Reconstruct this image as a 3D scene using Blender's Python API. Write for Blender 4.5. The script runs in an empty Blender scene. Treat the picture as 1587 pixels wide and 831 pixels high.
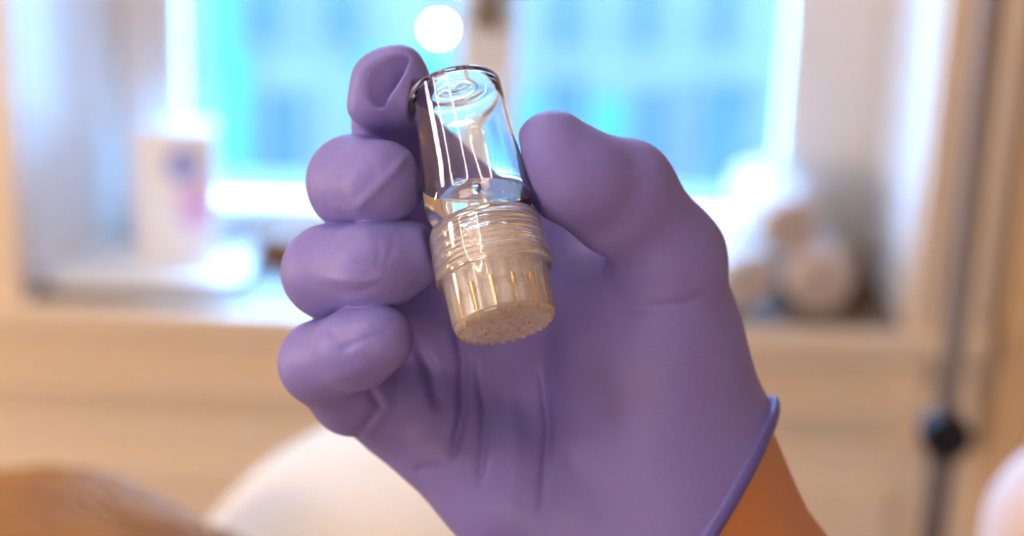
import bpy, bmesh, math, random
import numpy as np
from mathutils import Vector, Matrix, Euler
random.seed(7); rng = np.random.default_rng(7)
S = bpy.context.scene
COL = S.collection
R = math.radians

# ------------------------------------------------------------------ camera
CAM = Vector((0, 0, 1.55))
PITCH, ROLL = 20.0, -2.0
FPX = 1587 * 70.0 / 36.0                     # focal length in pixels of the 1587 px frame
F0 = 0.50                                    # distance of the vial
cam = bpy.data.cameras.new('camera'); camo = bpy.data.objects.new('camera', cam); COL.objects.link(camo)
cam.lens = 70; cam.sensor_width = 36; cam.sensor_fit = 'HORIZONTAL'; cam.clip_start = .02
camo.matrix_world = Matrix.Translation(CAM) @ Matrix.Rotation(R(90 - PITCH), 4, 'X') @ Matrix.Rotation(R(ROLL), 4, 'Z').inverted()
cam.dof.use_dof = True; cam.dof.focus_distance = F0 - .010; cam.dof.aperture_fstop = 7.2; cam.dof.aperture_blades = 0
S.camera = camo
CM = camo.matrix_world.to_3x3()
RT, UP, FW = CM @ Vector((1, 0, 0)), CM @ Vector((0, 1, 0)), CM @ Vector((0, 0, -1))

# ------------------------------------------------------------------ world, exposure
w = bpy.data.worlds.new('World'); S.world = w; w.use_nodes = True
bg = w.node_tree.nodes['Background']
bg.inputs['Color'].default_value = (.22, .50, 1, 1); bg.inputs['Strength'].default_value = 50.0
S.view_settings.view_transform = 'Standard'; S.view_settings.look = 'None'
S.view_settings.exposure = 0.0; S.view_settings.gamma = 1.0; S.view_settings.use_curve_mapping = False
S.cycles.max_bounces = 20; S.cycles.transmission_bounces = 18; S.cycles.glossy_bounces = 8; S.cycles.diffuse_bounces = 4
S.cycles.sample_clamp_indirect = 40.0

# ceiling lamp (its canopy is built below) and added area lights without fixtures
def area(name, loc, target, size, power, color):
    l = bpy.data.lights.new(name, 'AREA'); l.shape = 'DISK'; l.size = size; l.energy = power; l.color = color
    o = bpy.data.objects.new(name, l); COL.objects.link(o); o.location = loc
    o.rotation_euler = (Vector(target) - Vector(loc)).to_track_quat('-Z', 'Y').to_euler(); return o
area('ceiling_lamp_light', (-.55, 1.15, 2.44), (-.2, 1.5, 0), .36, 7, (1, .74, .46))
area('wall_fill_light', (-1.85, .75, 1.25), (.3, 2.2, .6), .30, 23, (1, .74, .46))  # added fill from the left to brighten the window wall, no fixture
area('left_key_light', (-1.05, .52, 1.78), (0, .48, 1.38), .20, 2.0, (1, .90, .86))  # unseen key light added on the left of the hand, no fixture
area('front_fill_light', (-.45, -1.20, 1.15), (0, .6, 1.30), .8, 16.5, (1, .72, .53))  # added warm frontal fill from behind the camera, no fixture
RING_POWER = 32.0

# ------------------------------------------------------------------ helpers
def world_at(px, py, Y):
    """point of the vertical plane y = Y seen at pixel (px, py)"""
    d = FW + RT * ((px - 793.5) / FPX) - UP * ((py - 415.5) / FPX)
    return CAM + d * (Y / d.y)
MATS = {}
def mat(name, color, rough=.6, metal=0, spec=.5, trans=0, ior=1.45, emit=None, bump=None, noise=None, sss=0, sheen=0, coat=0):
    if name in MATS: return MATS[name]
    m = bpy.data.materials.new(name); m.use_nodes = True
    nt = m.node_tree; b = nt.nodes['Principled BSDF']
    b.inputs['Base Color'].default_value = (*color, 1); b.inputs['Roughness'].default_value = rough
    b.inputs['Metallic'].default_value = metal; b.inputs['IOR'].default_value = ior
    b.inputs['Specular IOR Level'].default_value = spec
    b.inputs['Transmission Weight'].default_value = trans
    if sss:
        b.inputs['Subsurface Weight'].default_value = sss; b.inputs['Subsurface Radius'].default_value = (.008, .003, .0015); b.inputs['Subsurface Scale'].default_value = .3
    if sheen: b.inputs['Sheen Weight'].default_value = sheen
    if coat: b.inputs['Coat Weight'].default_value = coat
    if emit: b.inputs['Emission Color'].default_value = (*emit[0], 1); b.inputs['Emission Strength'].default_value = emit[1]
    tc = nt.nodes.new('ShaderNodeTexCoord')
    if noise:                                # (second colour, scale, stretch)
        n = nt.nodes.new('ShaderNodeTexNoise'); n.inputs['Scale'].default_value = noise[1]; n.inputs['Detail'].default_value = 6
        mp = nt.nodes.new('ShaderNodeMapping'); mp.inputs['Scale'].default_value = noise[2] if len(noise) > 2 else (1, 1, 1)
        nt.links.new(tc.outputs['Object'], mp.inputs[0]); nt.links.new(mp.outputs[0], n.inputs['Vector'])
        mx = nt.nodes.new('ShaderNodeMix'); mx.data_type = 'RGBA'
        cr = nt.nodes.new('ShaderNodeMapRange'); cr.inputs[1].default_value = .35; cr.inputs[2].default_value = .65
        nt.links.new(n.outputs['Fac'], cr.inputs[0]); nt.links.new(cr.outputs[0], mx.inputs['Factor'])
        mx.inputs['A'].default_value = (*color, 1); mx.inputs['B'].default_value = (*noise[0], 1)
        nt.links.new(mx.outputs['Result'], b.inputs['Base Color'])
    if bump:                                 # list of (scale, distance)
        prev = None
        for sc, dist in bump:
            n = nt.nodes.new('ShaderNodeTexNoise'); n.inputs['Scale'].default_value = sc; n.inputs['Detail'].default_value = 4
            nt.links.new(tc.outputs['Object'], n.inputs['Vector'])
            bp = nt.nodes.new('ShaderNodeBump'); bp.inputs['Distance'].default_value = dist; bp.inputs['Strength'].default_value = 1
            nt.links.new(n.outputs['Fac'], bp.inputs['Height'])
            if prev: nt.links.new(prev.outputs[0], bp.inputs['Normal'])
            prev = bp
        nt.links.new(prev.outputs[0], b.inputs['Normal'])
    MATS[name] = m
    return m

def obj(name, bm, m=None, parent=None, smooth=True, angle=40):
    me = bpy.data.meshes.new(name)
    if isinstance(bm, bmesh.types.BMesh):
        bmesh.ops.recalc_face_normals(bm, faces=bm.faces)
        bm.to_mesh(me); bm.free()
    else:
        v, f = bm; me.from_pydata([tuple(x) for x in v], [], [tuple(x) for x in f]); me.update()
    if smooth:
        me.shade_smooth()
        if angle < 180: me.set_sharp_from_angle(angle=R(angle))
    o = bpy.data.objects.new(name, me); COL.objects.link(o)
    if m: me.materials.append(m)
    if parent: o.parent = parent
    return o
def tag(o, label=None, cat=None, group=None, kind=None):
    for k, v in (('label', label), ('category', cat), ('group', group), ('kind', kind)):
        if v: o[k] = v
    return o
def empty(name, loc=(0, 0, 0), rot=(0, 0, 0)):
    o = bpy.data.objects.new(name, None); o.empty_display_size = .02; COL.objects.link(o)
    o.location = loc; o.rotation_euler = rot; return o
def copy_tree(o, parent=None):
    c = o.copy(); COL.objects.link(c)
    if parent: c.parent = parent
    for ch in list(o.children): copy_tree(ch, c)
    return c
def box(bm, lo, hi, bev=0, seg=2):
    r = bmesh.ops.create_cube(bm, size=1)
    lo, hi = Vector(lo), Vector(hi)
    for v in r['verts']: v.co = Vector([lo[i] + (v.co[i] + .5) * (hi[i] - lo[i]) for i in range(3)])
    if bev:
        es = list({e for v in r['verts'] for e in v.link_edges})
        bmesh.ops.bevel(bm, geom=es, offset=bev, segments=seg, profile=.5, affect='EDGES')
    return bm
def bx(lo, hi, bev=0): return box(bmesh.new(), lo, hi, bev)
def prism(poly, z0, z1, axis='Z'):
    bm = bmesh.new()
    def P(a, b, c): return {'Z': (a, b, c), 'Y': (a, c, b), 'X': (c, a, b)}[axis]
    lo = [bm.verts.new(P(a, b, z0)) for a, b in poly]; hi = [bm.verts.new(P(a, b, z1)) for a, b in poly]
    bm.faces.new(lo[::-1]); bm.faces.new(hi)
    for i in range(len(poly)):
        j = (i + 1) % len(poly); bm.faces.new((lo[i], lo[j], hi[j], hi[i]))
    return bm
def lathe(bm, prof, n=64, closed=False, wobble=None):
    """revolve (r, z) points about z; r = 0 ends become poles"""
    rings = []
    for r, z in prof:
        if r < 1e-7: rings.append([bm.verts.new((0, 0, z))])
        else: rings.append([bm.verts.new((r * math.cos(2 * math.pi * i / n), r * math.sin(2 * math.pi * i / n), z)) for i in range(n)])
    pairs = list(zip(rings, rings[1:])) + ([(rings[-1], rings[0])] if closed else [])
    for a, b in pairs:
        for i in range(n):
            j = (i + 1) % n
            vs = [a[i % len(a)], a[j % len(a)], b[j % len(b)], b[i % len(b)]]
            u = []
            for v in vs:
                if v not in u: u.append(v)
            if len(u) > 2: bm.faces.new(u)
    return bm
def lt(prof, n=64, closed=False): return lathe(bmesh.new(), prof, n, closed)
def tube(bm, pts, r, n=10, cap=True):
    pts = [Vector(p) for p in pts]; rr = r if isinstance(r, (list, tuple)) else [r] * len(pts)
    rings = []
    t0 = (pts[1] - pts[0]).normalized(); up = Vector((0, 0, 1)) if abs(t0.z) < .9 else Vector((1, 0, 0))
    a = t0.cross(up).normalized()
    for i, p in enumerate(pts):
        t = (pts[min(i + 1, len(pts) - 1)] - pts[max(i - 1, 0)]).normalized()
        a = (a - t * a.dot(t)).normalized(); b = t.cross(a)
        rings.append([bm.verts.new(p + (a * math.cos(2 * math.pi * k / n) + b * math.sin(2 * math.pi * k / n)) * rr[i]) for k in range(n)])
    for u, v in zip(rings, rings[1:]):
        for k in range(n): bm.faces.new((u[k], u[(k + 1) % n], v[(k + 1) % n], v[k]))
    if cap: bm.faces.new(rings[0][::-1]); bm.faces.new(rings[-1])
    return bm
def tb(pts, r, n=10): return tube(bmesh.new(), pts, r, n)
def ball(bm, c, r, sub=3, sc=(1, 1, 1)):
    q = bmesh.ops.create_icosphere(bm, subdivisions=sub, radius=1)
    for v in q['verts']: v.co = Vector(c) + Vector([v.co[i] * r * sc[i] for i in range(3)])
    return bm

# signed distance modelling for bodies: tapered limbs melted together, then meshed by surface nets
class Field:
    def __init__(s, lo, hi, h, far=.012):
        s.h = h; s.lo = np.array(lo, float); n = np.ceil((np.array(hi) - s.lo) / h).astype(int) + 1
        s.ax = [(s.lo[i] + h * np.arange(n[i])).astype(np.float32) for i in range(3)]
        s.F = np.full(n, far, np.float32); s.far = far
    def sub(s, lo, hi):
        sl = []
        for i in range(3):
            a = int(np.clip(np.floor((lo[i] - s.lo[i]) / s.h), 0, s.F.shape[i])); b = int(np.clip(np.ceil((hi[i] - s.lo[i]) / s.h) + 1, 0, s.F.shape[i]))
            sl.append(slice(a, b))
        return tuple(sl)
    def grid(s, sl):
        return (s.ax[0][sl[0]][:, None, None], s.ax[1][sl[1]][None, :, None], s.ax[2][sl[2]][None, None, :])
    def put(s, sl, d, k):
        A = s.F[sl]
        if k > 0:
            hh = np.maximum(k - np.abs(A - d), 0) / k
            s.F[sl] = np.minimum(A, d) - hh * hh * k * .25
        else: s.F[sl] = np.minimum(A, d)
    def cone(s, a, b, r1, r2, k=.004, sq=None):
        a = np.array(a, float); b = np.array(b, float); m = max(r1, r2) + s.far
        sl = s.sub(np.minimum(a, b) - m, np.maximum(a, b) + m)
        if 0 in s.F[sl].shape: return
        X, Y, Z = s.grid(sl)
        ba = b - a; l2 = float(ba @ ba); rr = r1 - r2; a2 = l2 - rr * rr; il2 = 1 / l2
        px, py, pz = X - a[0], Y - a[1], Z - a[2]
        y = px * ba[0] + py * ba[1] + pz * ba[2]; z = y - l2
        x2 = (px * l2 - ba[0] * y) ** 2 + (py * l2 - ba[1] * y) ** 2 + (pz * l2 - ba[2] * y) ** 2
        y2 = y * y * l2; z2 = z * z * l2; kk = np.sign(rr) * rr * rr * x2
        d = (np.sqrt(np.maximum(x2 * a2 * il2, 0)) + y * rr) * il2 - r1
        d = np.where(np.sign(y) * a2 * y2 < kk, np.sqrt(x2 + y2) * il2 - r1, d)
        d = np.where(np.sign(z) * a2 * z2 > kk, np.sqrt(x2 + z2) * il2 - r2, d)
        s.put(sl, d.astype(np.float32), k)
    def ell(s, c, rad, k=.004, rot=None, sign=1):
        c = np.array(c, float); rad = np.array(rad, float); m = rad.max() + s.far
        sl = s.sub(c - m, c + m)
        if 0 in s.F[sl].shape: return
        X, Y, Z = s.grid(sl); p = [X - c[0], Y - c[1], Z - c[2]]
        if rot is not None:
            q = rot.transposed(); p = [q[i][0] * p[0] + q[i][1] * p[1] + q[i][2] * p[2] for i in range(3)]
        k0 = np.sqrt((p[0] / rad[0]) ** 2 + (p[1] / rad[1]) ** 2 + (p[2] / rad[2]) ** 2)
        k1 = np.sqrt((p[0] / rad[0] ** 2) ** 2 + (p[1] / rad[1] ** 2) ** 2 + (p[2] / rad[2] ** 2) ** 2)
        d = k0 * (k0 - 1) / np.maximum(k1, 1e-9)
        if sign > 0: s.put(sl, d.astype(np.float32), k)
        else:                                  # smooth subtraction
            A = s.F[sl]; D = -d; hh = np.maximum(k - np.abs(A - D), 0) / k
            s.F[sl] = np.maximum(A, D) + hh * hh * k * .25
    def groove(s, pts, depth, width, reach=.02):
        """press a crease of the given depth along a 3-D polyline (negative depth raises a ridge)"""
        pts = [np.array(p, float) for p in pts]; P = np.array(pts); m = max(width * 3, reach)
        sl = s.sub(P.min(0) - m, P.max(0) + m)
        if 0 in s.F[sl].shape: return
        X, Y, Z = s.grid(sl); best = None; n = len(pts) - 1
        for i, (a, b) in enumerate(zip(pts, pts[1:])):
            ba = b - a; t = np.clip(((X - a[0]) * ba[0] + (Y - a[1]) * ba[1] + (Z - a[2]) * ba[2]) / (ba @ ba), 0, 1)
            d2 = (X - a[0] - t * ba[0]) ** 2 + ((Y - a[1] - t * ba[1]) * width / reach) ** 2 + (Z - a[2] - t * ba[2]) ** 2
            tt = (i + t) / n; amp = np.minimum(1, 5 * np.minimum(tt, 1 - tt) + .1)
            g = np.exp(-d2 / width ** 2) * amp
            best = g if best is None else np.maximum(best, g)
        s.F[sl] += (depth * best).astype(np.float32)
    def mesh(s, smooth=2):
        F = s.F; F = np.where(F == 0, 1e-7, F); inn = F < 0
        nx, ny, nz = F.shape
        c = np.zeros((nx - 1, ny - 1, nz - 1), np.int8)
        offs = [(i, j, k) for i in (0, 1) for j in (0, 1) for k in (0, 1)]
        for o in offs: c += inn[o[0]:nx - 1 + o[0], o[1]:ny - 1 + o[1], o[2]:nz - 1 + o[2]]
        cells = np.argwhere((c > 0) & (c < 8)); idx = np.full(c.shape, -1, np.int64); idx[tuple(cells.T)] = np.arange(len(cells))
        acc = np.zeros((len(cells), 3)); cnt = np.zeros(len(cells))
        vals = {o: F[cells[:, 0] + o[0], cells[:, 1] + o[1], cells[:, 2] + o[2]] for o in offs}
        for o in offs:
            for ax in range(3):
                if o[ax]: continue
                q = list(o); q[ax] = 1; q = tuple(q); a, b = vals[o], vals[q]; m = (a < 0) != (b < 0)
                t = np.where(m, a / np.where(a == b, 1, a - b), 0)
                p = np.tile(np.array(o, float), (len(cells), 1)); p[:, ax] += t
                acc[m] += p[m]; cnt[m] += 1
        V = s.lo + s.h * (cells + acc / cnt[:, None])
        quads = []
        for ax in range(3):
            u, v = (ax + 1) % 3, (ax + 2) % 3
            a = np.take(inn, np.arange(F.shape[ax] - 1), ax); b = np.take(inn, np.arange(1, F.shape[ax]), ax)
            e = np.argwhere(a != b); e = e[(e[:, u] > 0) & (e[:, v] > 0) & (e[:, u] < F.shape[u] - 1) & (e[:, v] < F.shape[v] - 1)]
            ain = a[tuple(e.T)]
            def g(du, dv):
                x = e.copy(); x[:, u] -= du; x[:, v] -= dv; return idx[tuple(x.T)]
            q = np.stack([g(1, 1), g(0, 1), g(0, 0), g(1, 0)], 1); q[~ain] = q[~ain][:, ::-1]; quads.append(q)
        Q = np.concatenate(quads); Q = Q[(Q >= 0).all(1)]
        for _ in range(smooth):
            S_ = np.zeros_like(V); N_ = np.zeros(len(V))
            for i in range(4):
                for j in ((i + 1) % 4, (i + 3) % 4):
                    np.add.at(S_, Q[:, i], V[Q[:, j]]); np.add.at(N_, Q[:, i], 1)
            V = .5 * V + .5 * S_ / np.maximum(N_, 1)[:, None]
        return V, Q
def fast_obj(name, V, Q, m, parent=None):
    me = bpy.data.meshes.new(name)
    me.vertices.add(len(V)); me.vertices.foreach_set('co', V.astype(np.float32).ravel())
    me.loops.add(Q.size); me.loops.foreach_set('vertex_index', Q.astype(np.int32).ravel())
    me.polygons.add(len(Q)); me.polygons.foreach_set('loop_start', np.arange(0, Q.size, 4, dtype=np.int32))
    me.update(calc_edges=True); me.validate(); me.shade_smooth(); me.materials.append(m)
    o = bpy.data.objects.new(name, me); COL.objects.link(o)
    if parent: o.parent = parent
    return o

# ------------------------------------------------------------------ materials
cream = mat('cream_paint', (.86, .75, .61), .55, bump=[(60, .0006)])
cream_gloss = mat('cream_gloss_paint', (.85, .72, .56), .4)
white_paint = mat('white_paint', (.82, .81, .80), .45)
tan_wall = mat('tan_wall', (.66, .47, .30), .7, bump=[(90, .0008)])
floor_m = mat('oak_floor', (.32, .18, .09), .45, noise=((.22, .12, .06), 4, (1, 12, 1)))
black_m = mat('black_plastic', (.010, .010, .012), .7, spec=.2)
steel = mat('brushed_steel', (.20, .15, .12), .45, metal=.5)
brass = mat('brass', (.55, .33, .10), .32, metal=1)
linen = mat('cream_linen', (.50, .44, .36), .8, bump=[(400, .0006)], sheen=.2)
glass_pane = bpy.data.materials.new('window_glass'); glass_pane.use_nodes = True
_n = glass_pane.node_tree; _n.nodes.clear()
_o = _n.nodes.new('ShaderNodeOutputMaterial'); _m = _n.nodes.new('ShaderNodeMixShader'); _t = _n.nodes.new('ShaderNodeBsdfTransparent'); _g = _n.nodes.new('ShaderNodeBsdfGlossy'); _f = _n.nodes.new('ShaderNodeFresnel')
_t.inputs[0].default_value = (.96, .98, .98, 1); _g.inputs['Roughness'].default_value = 0; _f.inputs[0].default_value = 1.3
for a_, b_ in ((_f.outputs[0], _m.inputs[0]), (_t.outputs[0], _m.inputs[1]), (_g.outputs[0], _m.inputs[2]), (_m.outputs[0], _o.inputs[0])): _n.links.new(a_, b_)

# ------------------------------------------------------------------ setting: the room
YW, YS = 2.30, 2.52                         # inner face of the window wall, plane of the sashes
ZS = .66                                    # window board
WL, WR, WT = -.594, .485, 2.15              # opening in the wall
X0, X1, Y0, ZC = -2.1, 1.35, -1.9, 2.5
def struct(name, bm, m, parent=None, smooth=False):
    o = obj(name, bm, m, parent, smooth=smooth)
    if not parent: o['kind'] = 'structure'
    return o
bm = bmesh.new()
for lo, hi in (((X0, YW, 0), (WL, YW + .38, ZC)), ((WR, YW, 0), (X1, YW + .38, ZC)), ((WL, YW, 0), (WR, YW + .38, ZS - .03)), ((WL, YW, WT), (WR, YW + .38, ZC))): box(bm, lo, hi)
struct('wall_back', bm, cream)
struct('wall_rear', bx((.605, YW - .025, 0), (X1, YW + .001, ZC)), mat('ochre_wall', (.82, .58, .33), .7, bump=[(90, .0008)]))
struct('wall_left', bx((X0 - .1, Y0, 0), (X0, YW + .38, ZC)), tan_wall)
struct('wall_right', bx((X1, Y0, 0), (X1 + .1, YW + .38, ZC)), tan_wall)
struct('wall_front', bx((X0 - .1, Y0 - .1, 0), (X1 + .1, Y0, ZC)), tan_wall)
struct('floor', bx((X0 - .1, Y0 - .1, -.1), (X1 + .1, YW + .38, 0)), floor_m)
struct('ceiling', bx((X0 - .1, Y0 - .1, ZC), (X1 + .1, YW + .38, ZC + .1)), white_paint)
# casing round the opening, apron, panel
def casing(name, profile, a, b, fixed, axis):  # stacked flat mouldings
    bm = bmesh.new()
    for u0, u1, d in profile:
        if axis == 'V': box(bm, (fixed + u0, YW - d, a), (fixed + u1, YW + .001, b), .003)
        else: box(bm, (a, YW - d, fixed + u0), (b, YW + .001, fixed + u1), .003)
    return bm
struct('trim_1', casing('', [(-.105, -.012, .022), (-.028, -.004, .034)], ZS - .03, WT + .1, WL, 'V'), cream_gloss)
struct('trim_2', casing('', [(.004, .030, .034), (.030, .058, .018), (.058, .094, .036)], ZS - .16, WT + .1, WR, 'V'), cream_gloss)
struct('trim_3', casing('', [(-.030, .0, .050), (-.085, -.030, .016), (-.120, -.085, .037)], WL - .16, WR + .10, ZS - .001, 'H'), cream_gloss)
bm = bmesh.new()                            # raised panel with a bevelled border under the window
zt = ZS - .155
box(bm, (WL - .14, YW - .014, .12), (WR + .07, YW + .001, zt), .010); box(bm, (WL - .08, YW - .022, .18), (WR + .01, YW - .010, zt - .06), .006)
struct('trim_4', bm, cream)
struct('baseboard_back', bx((X0, YW - .02, 0), (X1, YW, .11), .004), cream_gloss)

# window: reveals, board, two sashes with panes
win = empty('window_1', ((WL + WR) / 2, YS, ZS)); win['kind'] = 'structure'
def wpart(name, bm, m, smooth=False):
    bmesh.ops.translate(bm, verts=bm.verts, vec=-Vector(win.location)); return obj(name, bm, m, win, smooth=smooth)
SL, SR = -.517, .465
wpart('reveal', prism([(WL - .001, YW), (SL, YS), (SL, YS + .05), (WL - .001, YS + .05)], ZS, WT), white_paint)
wpart('reveal', prism([(WR + .001, YW), (WR + .001, YS + .05), (SR, YS + .05), (SR, YS)], ZS, WT), white_paint)
wpart('head', bx((WL, YW, WT - .01), (WR, YS + .05, WT + .001)), white_paint)
wpart('window_board', bx((WL, YW - .03, ZS - .03), (WR, YS + .06, ZS), .004), mat('board_wood', (.20, .145, .105), .5, noise=((.16, .115, .08), 6, (1, 14, 14))))
wpart('outer_ledge', prism([(YS + .05, ZS - .03), (YS + .34, ZS - .05), (YS + .34, ZS - .01), (YS + .05, ZS + .02)], WL - .1, WR + .1, 'X'), mat('ledge_stone', (.034, .033, .022), .8))
ZG0 = ZS + .052
for a, b, mull in ((SL, -.04, 0), (-.04, SR, 1)):
    st = bmesh.new()
    la = .075 if not mull else .038; lb = .038 if not mull else .118
    box(st, (a, YS - .015, ZS), (a + la, YS + .045, WT - .01), .004); box(st, (b - lb, YS - .015, ZS), (b, YS + .045, WT - .01), .004)
    box(st, (a + la, YS - .012, ZS), (b - lb, YS + .045, ZG0), .004); box(st, (a + la, YS - .012, WT - .08), (b - lb, YS + .045, WT - .01), .004)
    f = wpart('sash', st, white_paint)
    pn = bx((a + la - .005, YS + .012, ZG0 - .004), (b - lb + .005, YS + .016, WT - .076)); bmesh.ops.translate(pn, verts=pn.verts, vec=-Vector(win.location))
    obj('pane', pn, glass_pane, f, smooth=False)
pl = bx((-.064, YS - .022, .965), (-.020, YS - .014, 1.14), .003); h_ = wpart('latch_plate', pl, brass, True)
hk = lt([(0, .0), (.013, .0), (.011, .014), (.020, .024), (.024, .036), (.018, .048), (0, .053)], 20)
bmesh.ops.rotate(hk, verts=hk.verts, matrix=Matrix.Rotation(R(90), 3, 'X')); bmesh.ops.translate(hk, verts=hk.verts, vec=Vector((-.042, YS - .02, 1.005)) - Vector(win.location))
obj('latch_knob', hk, mat('dark_brass', (.25, .13, .04), .35, metal=1), h_)

# ------------------------------------------------------------------ outside: facade across the street
YF = 16.0
fac = empty('building', (0, YF, -5)); tag(fac, 'pale facade with tall blue windows across the street', 'building')
def fpart(name, bm, m, parent=None):
    bmesh.ops.translate(bm, verts=bm.verts, vec=-Vector(fac.location)); return obj(name, bm, m, parent or fac, smooth=False)
stone = mat('pale_stone', (.050, .046, .036), .8, bump=[(8, .01)])
dkwin = mat('facade_glass', (.008, .019, .030), .6)
aqua = mat('aqua_render', (.012, .058, .042), .8)
fpart('wall', bx((-9, YF, -5), (9, YF + .4, 5.0)), stone)
def fw(px0, py0, px1, py1, m=dkwin, frame=.05, name='window'):
    a, b = world_at(px0, py1, YF), world_at(px1, py0, YF)
    bm = bmesh.new()
    for lo, hi in (((a.x - frame, YF - .09, a.z - frame), (a.x, YF - .001, b.z + frame)), ((b.x, YF - .09, a.z - frame), (b.x + frame, YF - .001, b.z + frame)), ((a.x, YF - .09, b.z), (b.x, YF - .001, b.z + frame)), ((a.x, YF - .09, a.z - frame), (b.x, YF - .001, a.z))): box(bm, lo, hi)
    f = fpart('window', bm, stone)
    fpart('pane', bx((a.x, YF - .04, a.z), (b.x, YF - .002, b.z)), m, f)
for px in (410, 532, 880, 1002, 1124): fw(px - 24, -160, px + 24, 66)
for a in ((985, 135, 1035, 288), (1078, 128, 1165, 290), (415, 140, 470, 290), (850, 120, 905, 200)): fw(*a)
for a, b, c, d in ((335, -50, 390, 300), (560, 80, 690, 300), (800, 150, 975, 300)):
    p, q = world_at(a, d, YF), world_at(c, b, YF)
    fpart('panel', bx((p.x, YF - .03, p.z), (q.x, YF, q.z)), aqua)
p = world_at(680, 45, YF - .35)
wl = empty('wall_lantern', p); tag(wl, 'glowing round white lamp on the facade outside the left pane', 'lamp')
obj('globe', ball(bmesh.new(), (0, 0, 0), .05), mat('lamp_globe', (1, 1, 1), .4, emit=((1, .97, .9), 110)), wl)
obj('bracket', tb([(0, .35, .25), (0, .05, .25), (0, 0, .10)], .02), black_m, wl)
tag(struct('street', bx((-9, YW + .6, -5.2), (9, YF + .4, -5)), mat('street_paving', (.10, .10, .08), .9)), kind='structure')

# ------------------------------------------------------------------ things on the window board
def on_board(px, py):                       # where a pixel meets the window board
    d = FW + RT * ((px - 793.5) / FPX) - UP * ((py - 415.5) / FPX)
    return CAM + d * ((ZS - CAM.z) / d.z)
tr = empty('tray', (-.452, 2.395, ZS)); tag(tr, 'white enamel tray lying on the window board', 'tray')
bm = prism([(-.125, -.085), (.095, -.085), (.115, -.060), (.115, .055), (.10, .075), (-.105, .075), (-.125, -.06)], .001, .010)
obj('tray_base', bm, mat('white_enamel', (.9, .92, .93), .3), tr, smooth=False)
obj('tray_rim', tb([(-.125, -.085, .012), (.095, -.085, .012), (.115, -.06, .012), (.115, .055, .012), (.10, .075, .012)], .005, 8), MATS['white_enamel'], tr)
ct = empty('carton', (-.435, 2.438, ZS + .0105), (0, 0, R(8))); tag(ct, 'white carton with a blue and pink print on the tray', 'box')
obj('carton_body', bx((-.052, -.026, 0), (.052, .026, .170), .002), mat('white_card', (.85, .85, .86), .6), ct)
bm = bmesh.new(); ball(bm, (.010, -.0263, .125), .024, 2, (1, .05, 1)); obj('print_blue', bm, mat('print_blue', (.33, .36, .74), .6), ct)
bm = bmesh.new(); ball(bm, (.024, -.0263, .070), .022, 2, (1, .05, 1.6)); obj('print_pink', bm, mat('print_pink', (.72, .46, .76), .6), ct)
wb = empty('wooden_box', (-.278, 2.462, ZS)); tag(wb, 'low brown wooden box beside the white tray on the window board', 'box')
wood = mat('brown_wood', (.26, .12, .05), .6, noise=((.20, .09, .035), 30, (1, 8, 8)))
obj('box_body', bx((-.048, -.03, 0), (.075, .03, .026), .002), wood, wb); obj('box_lid', bx((-.051, -.033, .0265), (.078, .033, .036), .003), wood, wb)

towel = mat('beige_towel', (.88, .75, .67), .95, bump=[(500, .002), (120, .003)], sheen=.4)
def towel_roll(name, loc, rz, r, L, label):
    t = empty(name, loc, (0, 0, R(rz))); tag(t, label, 'towel', 'rolled towels on the window board')
    bm = bmesh.new(); n = 40; turns = 3.2; pts = []
    for i in range(int(n * turns) + 1):
        a = 2 * math.pi * i / n; rr = r * (.14 + .86 * i / (n * turns)); pts.append((rr * math.cos(a), rr * math.sin(a)))
    th = r * .18
    out = [(x + th * .5 * x / math.hypot(x, y), y + th * .5 * y / math.hypot(x, y)) for x, y in pts]; inn = [(x - th * .5 * x / max(1e-6, math.hypot(x, y)) * .8, y - th * .5 * y / max(1e-6, math.hypot(x, y)) * .8) for x, y in pts]
    rings = []
    for yy in (-L / 2, -L / 2 + .006, L / 2 - .006, L / 2):
        e = .92 if abs(yy) == L / 2 else 1
        rings.append([bm.verts.new((x * e, yy, r + z * e)) for x, z in out + inn[::-1]])
    m = len(rings[0])
    for a, b in zip(rings, rings[1:]):
        for i in range(m): bm.faces.new((a[i], a[(i + 1) % m], b[(i + 1) % m], b[i]))
    k = len(out)
    for rg in (rings[0], rings[-1]):
        for i in range(k - 1): bm.faces.new((rg[i], rg[i + 1], rg[m - 2 - i], rg[m - 1 - i]))
    obj('roll', bm, towel, t, angle=60)
    return t
towel_roll('rolled_towel', (.270, 2.385, ZS + .005), 12, .040, .17, 'beige rolled towel at the bottom left of the pile on the window board')
towel_roll('rolled_towel.001', (.368, 2.388, ZS + .005), 8, .042, .17, 'beige rolled towel at the bottom right of the pile, beside the dark bottle')
towel_roll('rolled_towel.002', (.322, 2.388, ZS + .079), 10, .040, .17, 'beige rolled towel on top of the pile on the window board')
jr = empty('jar', (.392, 2.4935, ZS + .001)); tag(jr, 'white jar behind the rolled towels against the sash', 'jar')
obj('jar_body', lt([(0, 0), (.019, 0), (.023, .004), (.023, .10), (.019, .11), (0, .11)], 32), white_paint, jr)
obj('jar_lid', lt([(0, .111), (.021, .111), (.021, .128), (.018, .131), (0, .131)], 32), white_paint, jr)
bo = empty('bottle', (.440, 2.345, ZS)); tag(bo, 'small dark brown bottle beside the rolled towels on the window board', 'bottle')
obj('bottle_body', lt([(0, .001), (.013, .001), (.014, .004), (.014, .040), (.007, .050), (.006, .056), (0, .056)], 28), mat('amber_glass', (.10, .045, .012), .2), bo)
obj('bottle_cap', lt([(0, .0565), (.008, .0565), (.0075, .078), (.005, .082), (0, .082)], 24), mat('brown_cap', (.16, .09, .05), .4), bo)

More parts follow.
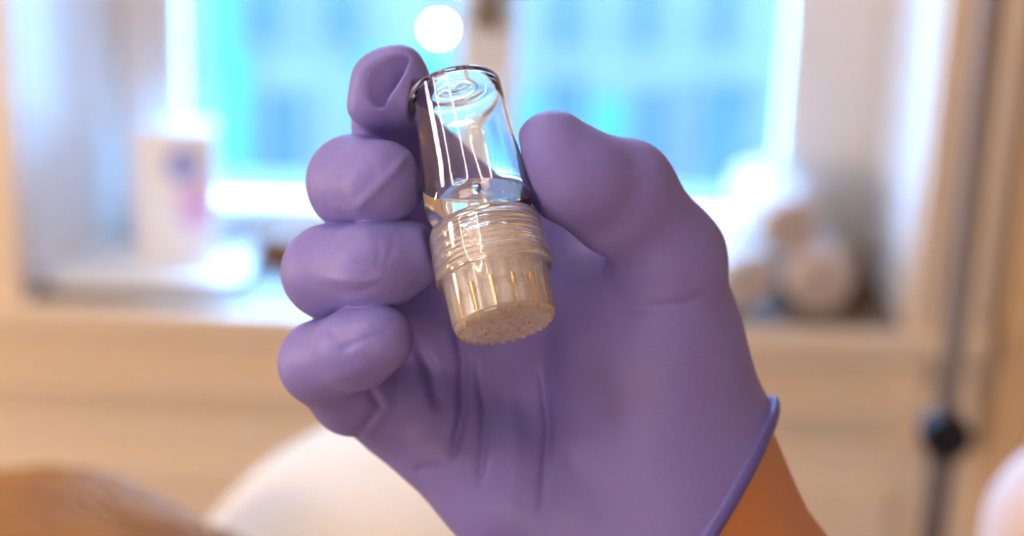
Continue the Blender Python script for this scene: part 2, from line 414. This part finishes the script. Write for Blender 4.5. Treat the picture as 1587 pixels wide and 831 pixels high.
# ------------------------------------------------------------------ lamp stand with clamp knob at the right
p = world_at(1463, 670, 1.55)
ls = empty('lamp_stand', (p.x, 1.55, 0)); tag(ls, 'slim steel pole stand with a round black clamp knob by the wall', 'stand')
obj('pole', tb([(0, 0, .06), (0, 0, p.z)], .0125, 20), steel, ls)
obj('pole', tb([(0, 0, p.z - .01), (0, 0, 1.75)], .0095, 20), steel, ls)
kn = lt([(0, -.018), (.016, -.018), (.021, -.013), (.021, .008), (.018, .015), (0, .016)], 28)
bmesh.ops.rotate(kn, verts=kn.verts, matrix=Matrix.Rotation(R(-90), 3, 'X')); bmesh.ops.translate(kn, verts=kn.verts, vec=(0, -.002, p.z))
obj('clamp_knob', kn, black_m, ls)
for k in range(5):
    a = k * 2 * math.pi / 5 + .3; c, s_ = math.cos(a), math.sin(a)
    lg = obj('leg', tb([(0, 0, .075), (.12 * c, .12 * s_, .065), (.24 * c, .24 * s_, .055)], [.016, .013, .010], 10), black_m, ls)
    obj('caster', ball(bmesh.new(), (.24 * c, .24 * s_, .025), .025, 2, (1, 1, 1)), black_m, lg)

# ------------------------------------------------------------------ treatment bed, blanket, cushion, client
ZB = .84
bed = empty('treatment_bed', (.35, 1.03, 0)); tag(bed, 'cream padded treatment bed under the blanket', 'bed')
obj('mattress', bx((-1.0, -.31, ZB - .09), (1.0, .28, ZB), .025), linen, bed)
obj('bed_frame', bx((-.95, -.27, ZB - .15), (.95, .25, ZB - .09), .01), white_paint, bed)
for sx in (-.8, .8):
    for sy in (-.24, .22): obj('leg', bx((sx - .03, sy - .03, 0), (sx + .03, sy + .03, ZB - .15), .004), white_paint, bed)
obj('headrest', bx((-.86, -.22, ZB + .001), (-.40, .22, ZB + .026), .012), linen, bed)
prof_x = np.array([-.30, -.235, -.20, -.166, -.10, -.02, .06, .13, .207, .30, .45, .8, 1.25])
prof_h = np.array([.004, .02, .09, .160, .218, .245, .225, .155, .085, .06, .06, .06, .04])
nx, ny = 120, 60
xs = np.linspace(-.30, 1.25, nx); vs = np.linspace(-1, 1, ny)
V = np.zeros((nx, ny, 3)); hp = np.interp(xs, prof_x, prof_h); hp = np.convolve(np.pad(hp, 2, 'edge'), np.ones(5) / 5, 'valid')
for i in range(nx):
    for j in range(ny):
        y = 1.03 + vs[j] * .30; q = abs(vs[j] + .08)
        z = ZB + .004 + (hp[i] - .0) * math.sqrt(max(0, 1 - (min(q, .92) / .92) ** 2)) ** .9
        z += .005 * math.sin(xs[i] * 31 + vs[j] * 5) * math.exp(-((q - .4) / .4) ** 2)
        V[i, j] = (xs[i] - .4, y - 1.03, z - ZB)
faces = [(i * ny + j, (i + 1) * ny + j, (i + 1) * ny + j + 1, i * ny + j + 1) for i in range(nx - 1) for j in range(ny - 1)]
bl = obj('blanket', (V.reshape(-1, 3), faces), mat('cream_blanket', (.70, .60, .45), .85, bump=[(350, .0006)], sheen=.2), None, angle=180); bl.location = (.4, 1.03, ZB)
sm = bl.modifiers.new('s', 'SOLIDIFY'); sm.thickness = .004; sm.offset = 1
tag(bl, 'cream blanket draped over the lying client behind the gloved hand', 'blanket')
p = world_at(1665, 850, 1.10)
cu = obj('cushion', ball(bmesh.new(), (0, 0, .0), .056, 4, (1.0, 1.3, 1.2)), mat('pink_linen', (.85, .66, .58), .85, bump=[(300, .0008)]))
cu.location = (p.x, p.y, p.z); tag(cu, 'pale pink round cushion in the lower right corner on the bed', 'cushion')
hc = Vector((-.235, .93, .976))             # head of the client
skin2 = mat('pale_skin', (.72, .45, .33), .5, sss=.2)
fd = Field((-.16, -.14, -.13), (.40, .14, .16), .006)
fd.ell((0, 0, 0), (.098, .082, .088), .01); fd.ell((.065, 0, .005), (.055, .058, .072), .03)      # skull, jaw
fd.cone((.03, 0, .085), (.055, 0, .098), .010, .010, .012); fd.ell((.05, .078, -.01), (.028, .01, .018), .006); fd.ell((.05, -.078, -.01), (.028, .01, .018), .006)
fd.cone((.10, .01, -.03), (.20, .05, -.03), .05, .05, .02); fd.cone((.24, .06, -.10), (.24, .06, .09), .045, .045, .04)
Vb, Qb = fd.mesh(1)
p2 = fast_obj('person', Vb, Qb, skin2); p2.location = hc; p2.rotation_euler = (R(-75), 0, R(-8)); tag(p2, 'client with golden blond hair lying on the treatment bed', 'person')
hair_m = mat('blond_hair', (.36, .18, .06), .7, noise=((.24, .105, .03), 30, (.12, 1.6, 1.6)))
fd = Field((-.16, -.14, -.14), (.20, .14, .14), .005); fd.ell((-.012, 0, .0), (.108, .100, .104), .01); fd.ell((.03, -.012, -.03), (.140, .095, .09), .03)
Vb, Qb = fd.mesh(1); hair = fast_obj('hair', Vb, Qb, hair_m, p2)
cu_ = bpy.data.curves.new('hair_strands', 'CURVE'); cu_.dimensions = '3D'; cu_.bevel_depth = .0011; cu_.bevel_resolution = 0
from mathutils.bvhtree import BVHTree
tree = BVHTree.FromPolygons([tuple(v) for v in Vb], [tuple(int(i) for i in q) for q in Qb])
for k in range(3600):                        # locks combed over the head, each strand laid on the surface
    f0 = random.uniform(-2.2, 3.0); x0 = random.uniform(-.13, .05); L = random.uniform(.08, .16); sl = random.uniform(.5, 1.1); wv = random.uniform(0, 6); off = random.uniform(.0005, .004); pts = []
    for i in range(10):
        u = i / 9; x = x0 + L * u; ph = f0 - sl * (u - .3) * abs(u - .3) * 1.6 + .05 * math.sin(wv + 5 * u)
        d = Vector((0, -math.cos(ph), math.sin(ph))); o_ = Vector((x, -.012, -.02))
        hit = tree.ray_cast(o_ + d * .3, -d)
        if hit[0] is None or hit[3] > .29: continue
        pts.append(hit[0] + d * (off * (1 - .8 * abs(2 * u - 1)) - .0003))
    if len(pts) < 3: continue
    sp = cu_.splines.new('POLY'); sp.points.add(len(pts) - 1)
    for q, pt in zip(sp.points, pts): q.co = (*pt, 1)
    sp.material_index = 2 if x0 + .3 * L < -.075 and f0 > -1.1 else (1 if math.sin(f0 * 9 + 2 * x0) > .62 else 0)  # crown strands get the darkest colour, the shadow there painted in
hs = bpy.data.objects.new('hair_strands', cu_); COL.objects.link(hs); hs.parent = hair; cu_.materials.append(mat('blond_strand', (.46, .245, .08), .65, noise=((.30, .14, .04), 45, (.25, 1.6, 1.6)))); cu_.materials.append(mat('light_strand', (.78, .52, .25), .5)); cu_.materials.append(mat('shaded_strand', (.11, .045, .012), .6)); hs['kind'] = 'stuff'

# ------------------------------------------------------------------ lamps of the room
cl = empty('ceiling_lamp', (-.55, 1.15, ZC)); tag(cl, 'round ceiling lamp above the treatment bed', 'lamp')
obj('canopy', lt([(0, 0), (.25, 0), (.25, -.03), (.22, -.045), (0, -.045)], 40), white_paint, cl)
FRM = Matrix.Translation(CAM + FW * F0) @ CM.to_4x4() @ Matrix(((1, 0, 0, 0), (0, 0, 1, 0), (0, -1, 0, 0), (0, 0, 0, 1)))   # vial frame: x right, y away, z up
# ring lamp over the camera
rl_c = FRM @ Vector((-.34, -.31, .37)); aim = FRM @ Vector((0, 0, 0))
rl = empty('ring_lamp', rl_c); rl.rotation_euler = (aim - rl_c).to_track_quat('Z', 'Y').to_euler(); tag(rl, 'white ring lamp on a jointed arm above the hand', 'lamp')
def torus(Rr, r, n=64, m=16): return lt([(Rr + r * math.cos(2 * math.pi * i / m), r * math.sin(2 * math.pi * i / m)) for i in range(m)], n, True)
obj('ring_tube', torus(.17, .006), mat('ring_tube', (1, 1, 1), .5, emit=((1, .90, .78), RING_POWER)), rl)
obj('ring_housing', lt([(.15, -.014), (.19, -.014), (.20, -.03), (.14, -.03)], 64, True), white_paint, rl)
ar = obj('arm', tb([(0, 0, 0), (.0, -.0, .001)], .004, 8), white_paint, rl); bpy.data.meshes.remove(ar.data)
a0 = rl.matrix_world
loc = Matrix.LocRotScale(rl.location, rl.rotation_euler, None).inverted()
obj('arm', tb([Vector((0, -.17, -.02)), loc @ (rl_c + Vector((-.25, -.35, .5))), loc @ Vector((rl_c.x - .3, rl_c.y - .2, ZC))], .012, 10), white_paint, rl)

# ------------------------------------------------------------------ the gloved hand
TL, TT = 12.4, 21.5                          # lean of the vial in the picture plane, tilt of its cap towards the camera
def H(px, py, w):                            # point of the vial frame, in metres
    return ((px - 793.5) / FPX * (F0 + w * .001), w * .001, -(py - 415.5) / FPX * (F0 + w * .001))
FING = {  # joints: (px, py, depth mm, radius mm)
 'index':  [(806, 392, 58, 12.8), (664, 266, 44, 11.3), (611, 196, 26, 10.6), (604, 134, 14, 8.8)],
 'middle': [(720, 430, 56, 13), (585, 330, 40, 12.5), (549, 283, 20, 12.0), (590, 284, 5, 11.0)],
 'ring':   [(660, 530, 54, 13), (545, 450, 36, 12), (509, 421, 18, 11.7), (585, 412, 3, 11.0), (628, 398, 4, 9.4)],
 'pinky':  [(622, 628, 48, 12), (545, 610, 34, 10.8), (497, 562, 20, 10.6), (555, 540, 5, 10.0), (588, 526, -2, 8.6)],
}
def build_hand(f, arm):
    C = lambda a, b, k: f.cone(H(*a[:3]), H(*b[:3]), a[3] * .001, b[3] * .001, k)
    # palm: metacarpals, heel of the hand, ball of the thumb
    wr = (1035, 790, 52, 25)
    for a, b in (((815, 375, 60, 13), (1000, 640, 56, 18)), ((815, 375, 60, 13), (1010, 450, 54, 14)), ((720, 430, 58, 13), (960, 720, 56, 20)), ((665, 530, 56, 13), (930, 770, 56, 20)), ((622, 628, 50, 12), (900, 815, 54, 19))):
        C(a, b, .008); C(b, wr, .012)
    C((640, 650, 46, 12), (800, 762, 46, 16.5), .010); C((800, 762, 46, 16.5), (985, 830, 50, 23), .012)
    C((1040, 400, 24, 13.4), (1030, 560, 38, 19.5), .008); C((1030, 560, 38, 19.5), (1040, 690, 46, 24.5), .012); C((1040, 690, 46, 24.5), wr, .012)
    f.ell(H(985, 560, 40), (.020, .018, .030), .014)
    C((880, 470, 60, 12), (1020, 470, 44, 14), .012)          # web between thumb and index
    # thumb
    C((1040, 400, 24, 13.4), (968, 296, 12, 12.6), .006); C((968, 294, 12, 12.6), (905, 268, 6, 10.2), .004); C((905, 268, 6, 10.2), (858, 232, 3, 10.0), .004)
    C((945, 330, 12, 10.3), (872, 272, 4, 9.6), .006)
    f.ell(H(890, 282, 0), (.0130, .008, .0096), .006)
    # fingers
    for nm in ('index', 'middle', 'ring', 'pinky'):
        g = Field(f.lo, f.lo + f.h * (np.array(f.F.shape) - 1), f.h) if False else None
        J = FING[nm]
        C(J[0], J[1], .006)
    for nm in ('index', 'middle', 'ring', 'pinky'):
        J = FING[nm]; t = Field.__new__(Field); t.h, t.lo, t.ax, t.far = f.h, f.lo, f.ax, f.far
        t.F = np.full(f.F.shape, f.far, np.float32)
        for a, b in zip(J, J[1:]): t.cone(H(*a[:3]), H(*b[:3]), a[3] * .001, b[3] * .001, .003)
        if nm == 'index': index_tip(t)
        f.put(tuple(slice(None) for _ in range(3)), t.F, .0004)
    if arm:
        a, b = (1060, 768, 52, 27.0), (1420, 1290, 75, 34)
        C(wr, a, .01); C(a, b, .01)
VM = Matrix.Translation(Vector(H(784, 506, -13))) @ Matrix.Rotation(R(-TL), 4, 'Y') @ Matrix.Rotation(R(-TT), 4, 'X')
def press(f, more=0):                                # the fingers flatten where they press on the vial
    q = VM.inverted(); X, Y, Z = f.grid((slice(None),) * 3)
    x, y, z = [q[i][0] * X + q[i][1] * Y + q[i][2] * Z + q[i][3] for i in range(3)]
    rad = np.interp(z, [0, .0270, .0272, .030, .033, .064, .068], [.0134, .0134, .0147, .0147, .0141, .0126, .0120]) + .0002 + more
    rad = np.where(z < .0145, .0134 + more, np.where(z < .0285, .0150 + more, rad))
    d = rad - np.sqrt(x * x + y * y); d = np.where((z < -.001) | (z > .0676), -1, d)
    k = .0012; A = f.F; hh = np.maximum(k - np.abs(A - d), 0) / k
    f.F = (np.maximum(A, d) + hh * hh * k * .25).astype(np.float32)
def index_tip(t):
    t.ell(H(607, 126, 13), (.0092, .0098, .0088), .003)          # loose fingertip of the glove
    t.cone(H(625, 100, 9), H(640, 150, 10), .0042, .005, .004); t.cone(H(572, 118, 10), H(568, 165, 12), .0034, .0050, .004)
    a = Vector((.62, 0, .78)).normalized(); n = Vector((.5, -.72, -.4)).normalized(); c = n.cross(a)   # the hollow it folds into
    rot = Matrix((a, c, n)).transposed()
    t.ell(H(598, 121, 4.5), (.0078, .0082, .0021), .0009, rot, -1)
    t.ell(H(586, 112, 2.5), (.0058, .0050, .0030), .0030, rot, -1); t.ell(H(588, 118, 9.5), (.0040, .0026, .0030), .003)
def creases(f):
    G = lambda pts, w, d, wd, reach=14: f.groove([H(x, y, w) for x, y in pts], d * .001, wd * .001, reach * .001)
    for pts, d, wd in (([(700, 480), (716, 560), (716, 640), (700, 720)], 2.0, 1.3), ([(738, 560), (752, 640), (745, 760)], 1.3, 1.3), ([(838, 560), (850, 660), (836, 800)], 1.2, 1.3),
                       ([(640, 520), (668, 580), (680, 640)], 1.6, 1.7), ([(790, 560), (800, 700), (790, 820)], -.4, 2.5), ([(700, 720), (660, 725), (640, 730)], .7, 1.4), ([(880, 560), (900, 700), (880, 830)], -.3, 3)):
        G(pts, 36, d, wd, 16)
    G([(935, 470), (985, 480), (1050, 472), (1100, 455)], 18, .6, 1.4); G([(920, 400), (975, 418), (1010, 412)], 8, .3, 1.2, 12)
    G([(570, 590), (590, 630), (560, 668), (545, 680)], 30, 1.2, 1.2, 14)
    for pts, w, d, wd in (
        ([(634, 236), (610, 270), (570, 308), (548, 328)], -2, -.8, 1.2), ([(520, 265), (540, 290), (546, 312)], 4, .35, .9), ([(505, 318), (540, 326), (575, 322)], 6, -.2, .8), ([(560, 232), (580, 262), (588, 275)], -2, .2, .8),
        ([(490, 430), (540, 436), (600, 428)], -2, -.5, 1.2), ([(520, 398), (555, 410), (585, 432)], -5, .38, .8), ([(585, 370), (590, 395), (582, 420)], -5, .26, .7), ([(612, 370), (606, 395), (596, 415)], -5, .28, .7), ([(560, 378), (572, 398), (580, 420)], -5, .12, .6), ([(510, 455), (560, 452), (590, 440)], -3, .3, 1.0),
        ([(505, 505), (535, 535), (550, 545)], -3, .45, .8), ([(520, 548), (550, 532), (610, 510)], -6, .35, .8), ([(515, 505), (560, 500), (612, 498)], -6, -.35, .9), ([(500, 590), (540, 580), (580, 565)], 0, -.25, 1.2)):
        G(pts, w, d, wd, 10)
    G([(880, 215), (905, 240), (910, 262)], -2, .25, 1.2, 9)
glove_m = mat('purple_nitrile', (.198, .172, .51), .50, spec=.35, bump=[(900, .00012), (140, .0002)])
skin = mat('tan_skin', (.50, .21, .085), .5, sss=.15, bump=[(700, .0001)])
lo, hi = np.array(H(420, 860, -24)), np.array(H(1215, 60, 84)); lo[0] = H(420, 500, 0)[0] - .004; lo[1] = -.024; hi[1] = .090; lo[2] -= .016; hi[0] += .016
gf = Field(lo, hi, .0005); build_hand(gf, False)
# cuff: the glove ends on a slanted plane with a rolled bead
X, Y, Z = gf.grid((slice(None),) * 3)
c0 = np.array(H(1189, 648, 50)); c1 = np.array(H(1086, 831, 40)); dv = c1 - c0; nrm = np.array((-dv[2], 0, dv[0])); nrm /= np.linalg.norm(nrm)
if nrm[0] < 0: nrm = -nrm
pd = (X - c0[0]) * nrm[0] + (Z - c0[2]) * nrm[2] + 0 * Y
gf.cone(H(1000, 720, 50), H(1180, 860, 54), .026, .0335, .012)      # flare of the cuff
base = gf.F.copy(); creases(gf)
gf.F = np.maximum(gf.F, pd.astype(np.float32))
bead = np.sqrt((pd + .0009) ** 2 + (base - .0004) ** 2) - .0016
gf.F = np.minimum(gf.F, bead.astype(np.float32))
press(gf); Vg, Qg = gf.mesh(2)
bf = Field(np.array(lo) - .002, np.array((.21, .115, .085)) , .0014); bf.lo
bf = Field((lo[0], lo[1], -.17), (.175, .13, hi[2]), .0014); build_hand(bf, True); bf.F += .0022; press(bf, .0016)
Vb, Qb = bf.mesh(2)
body = fast_obj('person', Vb, Qb, skin); body.matrix_world = FRM
tag(body, 'bare tanned forearm and hand in a purple glove gripping the glass vial', 'person')
gl = fast_obj('glove', Vg, Qg, glove_m, body)
gl.data.materials.append(mat('purple_nitrile_bead', (.095, .08, .33), .5))  # bead darker than the glove: thicker nitrile, plus shade of the fold painted in
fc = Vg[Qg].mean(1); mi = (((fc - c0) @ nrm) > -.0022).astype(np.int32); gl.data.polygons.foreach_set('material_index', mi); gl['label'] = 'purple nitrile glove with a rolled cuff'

# ------------------------------------------------------------------ the vial with its needle cap
mm = .001
vial = empty('serum_vial'); tag(vial, 'clear glass vial with a ribbed needle cap held upside down in the glove', 'vial')
vial.matrix_world = FRM @ VM
clear = mat('clear_glass', (1, 1, 1), 0.0, trans=1, ior=1.47)
liq = mat('clear_serum', (.99, .97, .93), 0.0, trans=1, ior=1.36)
plast = mat('clear_plastic', (1, .96, .94), .035, trans=.90, ior=1.46)
plast2 = mat('drum_plastic', (1, .96, .94), .03, trans=.86, ior=1.42)
disc_m = mat('disc_plastic', (1, .95, .92), .05, trans=.80, ior=1.44)
core_m = mat('core_plastic', (.99, .93, .91), .25, spec=.6, trans=.0, bump=[(900, .0006), (300, .0012)])
gold = mat('gold_needle', (.75, .47, .15), .25, metal=1)
s = .927
r_in = lambda z: 0
stretch = lambda z: z + 1.2 + max(0, z - 36) * .095
outer = [(7.2, 22), (7.2, 26.5), (9.2, 27.2), (12.6, 29.2), (13.6, 31.5), (13.7, 34), (13.1, 40), (12.5, 48), (12.1, 56), (11.98, 61.6), (11.9, 62.4), (11.6, 62.95), (11.0, 63.2), (8.6, 63.2), (6.6, 63.0), (4.8, 63.3), (3, 63.4), (1.8, 62.8), (0, 62.6)]
inner = [(0, 61.5), (2.2, 61.7), (3.2, 62.2), (4.4, 62.3), (6.0, 62.1), (10.2, 62.1), (10.9, 61.8), (11.25, 61.2), (11.4, 56), (11.8, 48), (12.4, 40), (12.9, 34), (12.7, 32.0), (11.6, 30.2), (8.6, 28.4), (6.4, 27.4), (6.2, 26), (6.2, 22)]
outer = [(a, stretch(b)) for a, b in outer]; inner = [(a, stretch(b)) for a, b in inner]
prof = [(r * mm, z * mm) for r, z in outer + inner]
obj('glass_bottle', lt(prof, 96, True), clear, vial, angle=60)
# serum: fills the lower end up to a level plane
lq = lt([(0, 23.3 * mm)] + [((r + .04) * mm, z * mm) for r, z in inner[::-1][0:] if z < 52 and z > 23.4] + [(0, 52 * mm)], 96)
inv = vial.matrix_world.inverted(); up_l = (inv.to_3x3() @ FRM.to_3x3() @ Vector((.03, -math.sin(R(14)), math.cos(R(14))))).normalized()
bmesh.ops.bisect_plane(lq, geom=lq.verts[:] + lq.edges[:] + lq.faces[:], plane_co=Vector((0, 0, 36.6 * mm)), plane_no=up_l, clear_outer=True)
bmesh.ops.holes_fill(lq, edges=[e_ for e_ in lq.edges if e_.is_boundary], sides=0)
obj('serum', lq, liq, vial, angle=30)
obj('air_bubble', ball(bmesh.new(), (0, -10.6 * mm, 33.2 * mm), 1.5 * mm, 3), mat('bubble', (1, 1, 1), 0, trans=1, ior=1.25), vial)
# collar: screw cap with turned ribs
cp = [(12.6, 13.6), (14.2, 13.5), (14.7, 13.9), (14.75, 14.6), (14.6, 19), (14.3, 25), (14.1, 26.6), (13.6, 27.5), (12.8, 27.9), (8.6, 28.0), (8.4, 27.0), (12.2, 26.4)]
z = 25.6
for k in range(4): cp += [(12.5, z), (12.9, z - .5), (12.9, z - 1.3), (12.2, z - 1.8), (12.2, z - 2.5)]; z -= 2.7
obj('screw_collar', lt([(r * mm, q * mm) for r, q in cp], 96, True), plast, vial, angle=50)
cb = bmesh.new(); lathe(cb, [(r * mm, q * mm) for r, q in ((0, 2.3), (10.6, 2.3), (10.9, 2.6), (10.9, 7), (10.0, 7.6), (10.0, 8.6), (10.9, 9.2), (10.9, 14.0), (10.6, 15.2), (10.6, 22), (7.4, 22), (7.2, 9), (0, 8.5))], 72, True)
obj('needle_core', cb, core_m, vial, angle=30)
obj('needle_plate', lt([(r * mm, q * mm) for r, q in ((0, 1.45), (11.3, 1.45), (11.6, 1.7), (11.6, 2.2), (0, 2.2))], 72), core_m, vial, angle=30)
th = bmesh.new(); n = 160
tube(th, [((11.2) * mm * math.cos(a), 11.2 * mm * math.sin(a), (18.4 + 1.05 * a) * mm) for a in np.linspace(0, 6.0, n)], .55 * mm, 8); obj('screw_thread', th, plast, vial)
# needle head: open drum with posts, end disc with needles and small bosses
hp_ = [(12.65, 1.35), (12.9, 2.2), (13.2, 15.2), (12.2, 15.8), (12.0, 1.35)]
head = obj('needle_head', lt([(r * mm, q * mm) for r, q in hp_], 96, True), plast2, vial, angle=35)
obj('end_disc', lt([(r * mm, q * mm) for r, q in ((0, .1), (11.3, 0), (12.0, .25), (12.5, .9), (12.6, 1.3), (0, 1.35))], 96), disc_m, head, angle=35)
for k in range(20):
    a = 2 * math.pi * k / 20
    post = bx((-.5 * mm, -.4 * mm, 1.9 * mm), (.5 * mm, .4 * mm, 13 * mm), .15 * mm)
    bmesh.ops.rotate(post, verts=post.verts, matrix=Matrix.Rotation(a, 3, 'Z')); bmesh.ops.translate(post, verts=post.verts, vec=(11.3 * mm * math.cos(a), 11.3 * mm * math.sin(a), 0))
    obj('post', post, plast, head, angle=30)
nb = lt([(0, -.45 * mm), (.16 * mm, -.1 * mm), (.34 * mm, 0), (.34 * mm, 6.5 * mm), (.6 * mm, 6.6 * mm), (.6 * mm, 9.4 * mm), (0, 9.5 * mm)], 8)
n0 = obj('needle', nb, gold, head); bs = obj('boss', lt([(0, -.35 * mm), (.45 * mm, -.3 * mm), (.65 * mm, -.05 * mm), (.65 * mm, .3 * mm), (0, .3 * mm)], 12), plast, head)
first = True
for ring, cnt in ((11.42, 14), (6.0, 8)):
    for k in range(cnt):
        a = 2 * math.pi * (k + .35) / cnt
        q = n0 if first else n0.copy()
        if not first: COL.objects.link(q)
        q.location = (ring * mm * math.cos(a), ring * mm * math.sin(a), 0); first = False
first = True
for ring, cnt in ((11.1, 26), (7.8, 16), (4.4, 10), (2.0, 5)):
    for k in range(cnt):
        a = 2 * math.pi * (k + .1 * ring) / cnt
        q = bs if first else bs.copy()
        if not first: COL.objects.link(q)
        q.location = (ring * mm * math.cos(a), ring * mm * math.sin(a), 0); first = False
obj('inner_funnel', lt([(r * mm, q * mm) for r, q in ((1.5, 9.2), (6.4, 10), (6.4, 21), (5.2, 21), (5.2, 12.6), (1.5, 10.4))], 64, True), plast, vial, angle=30)
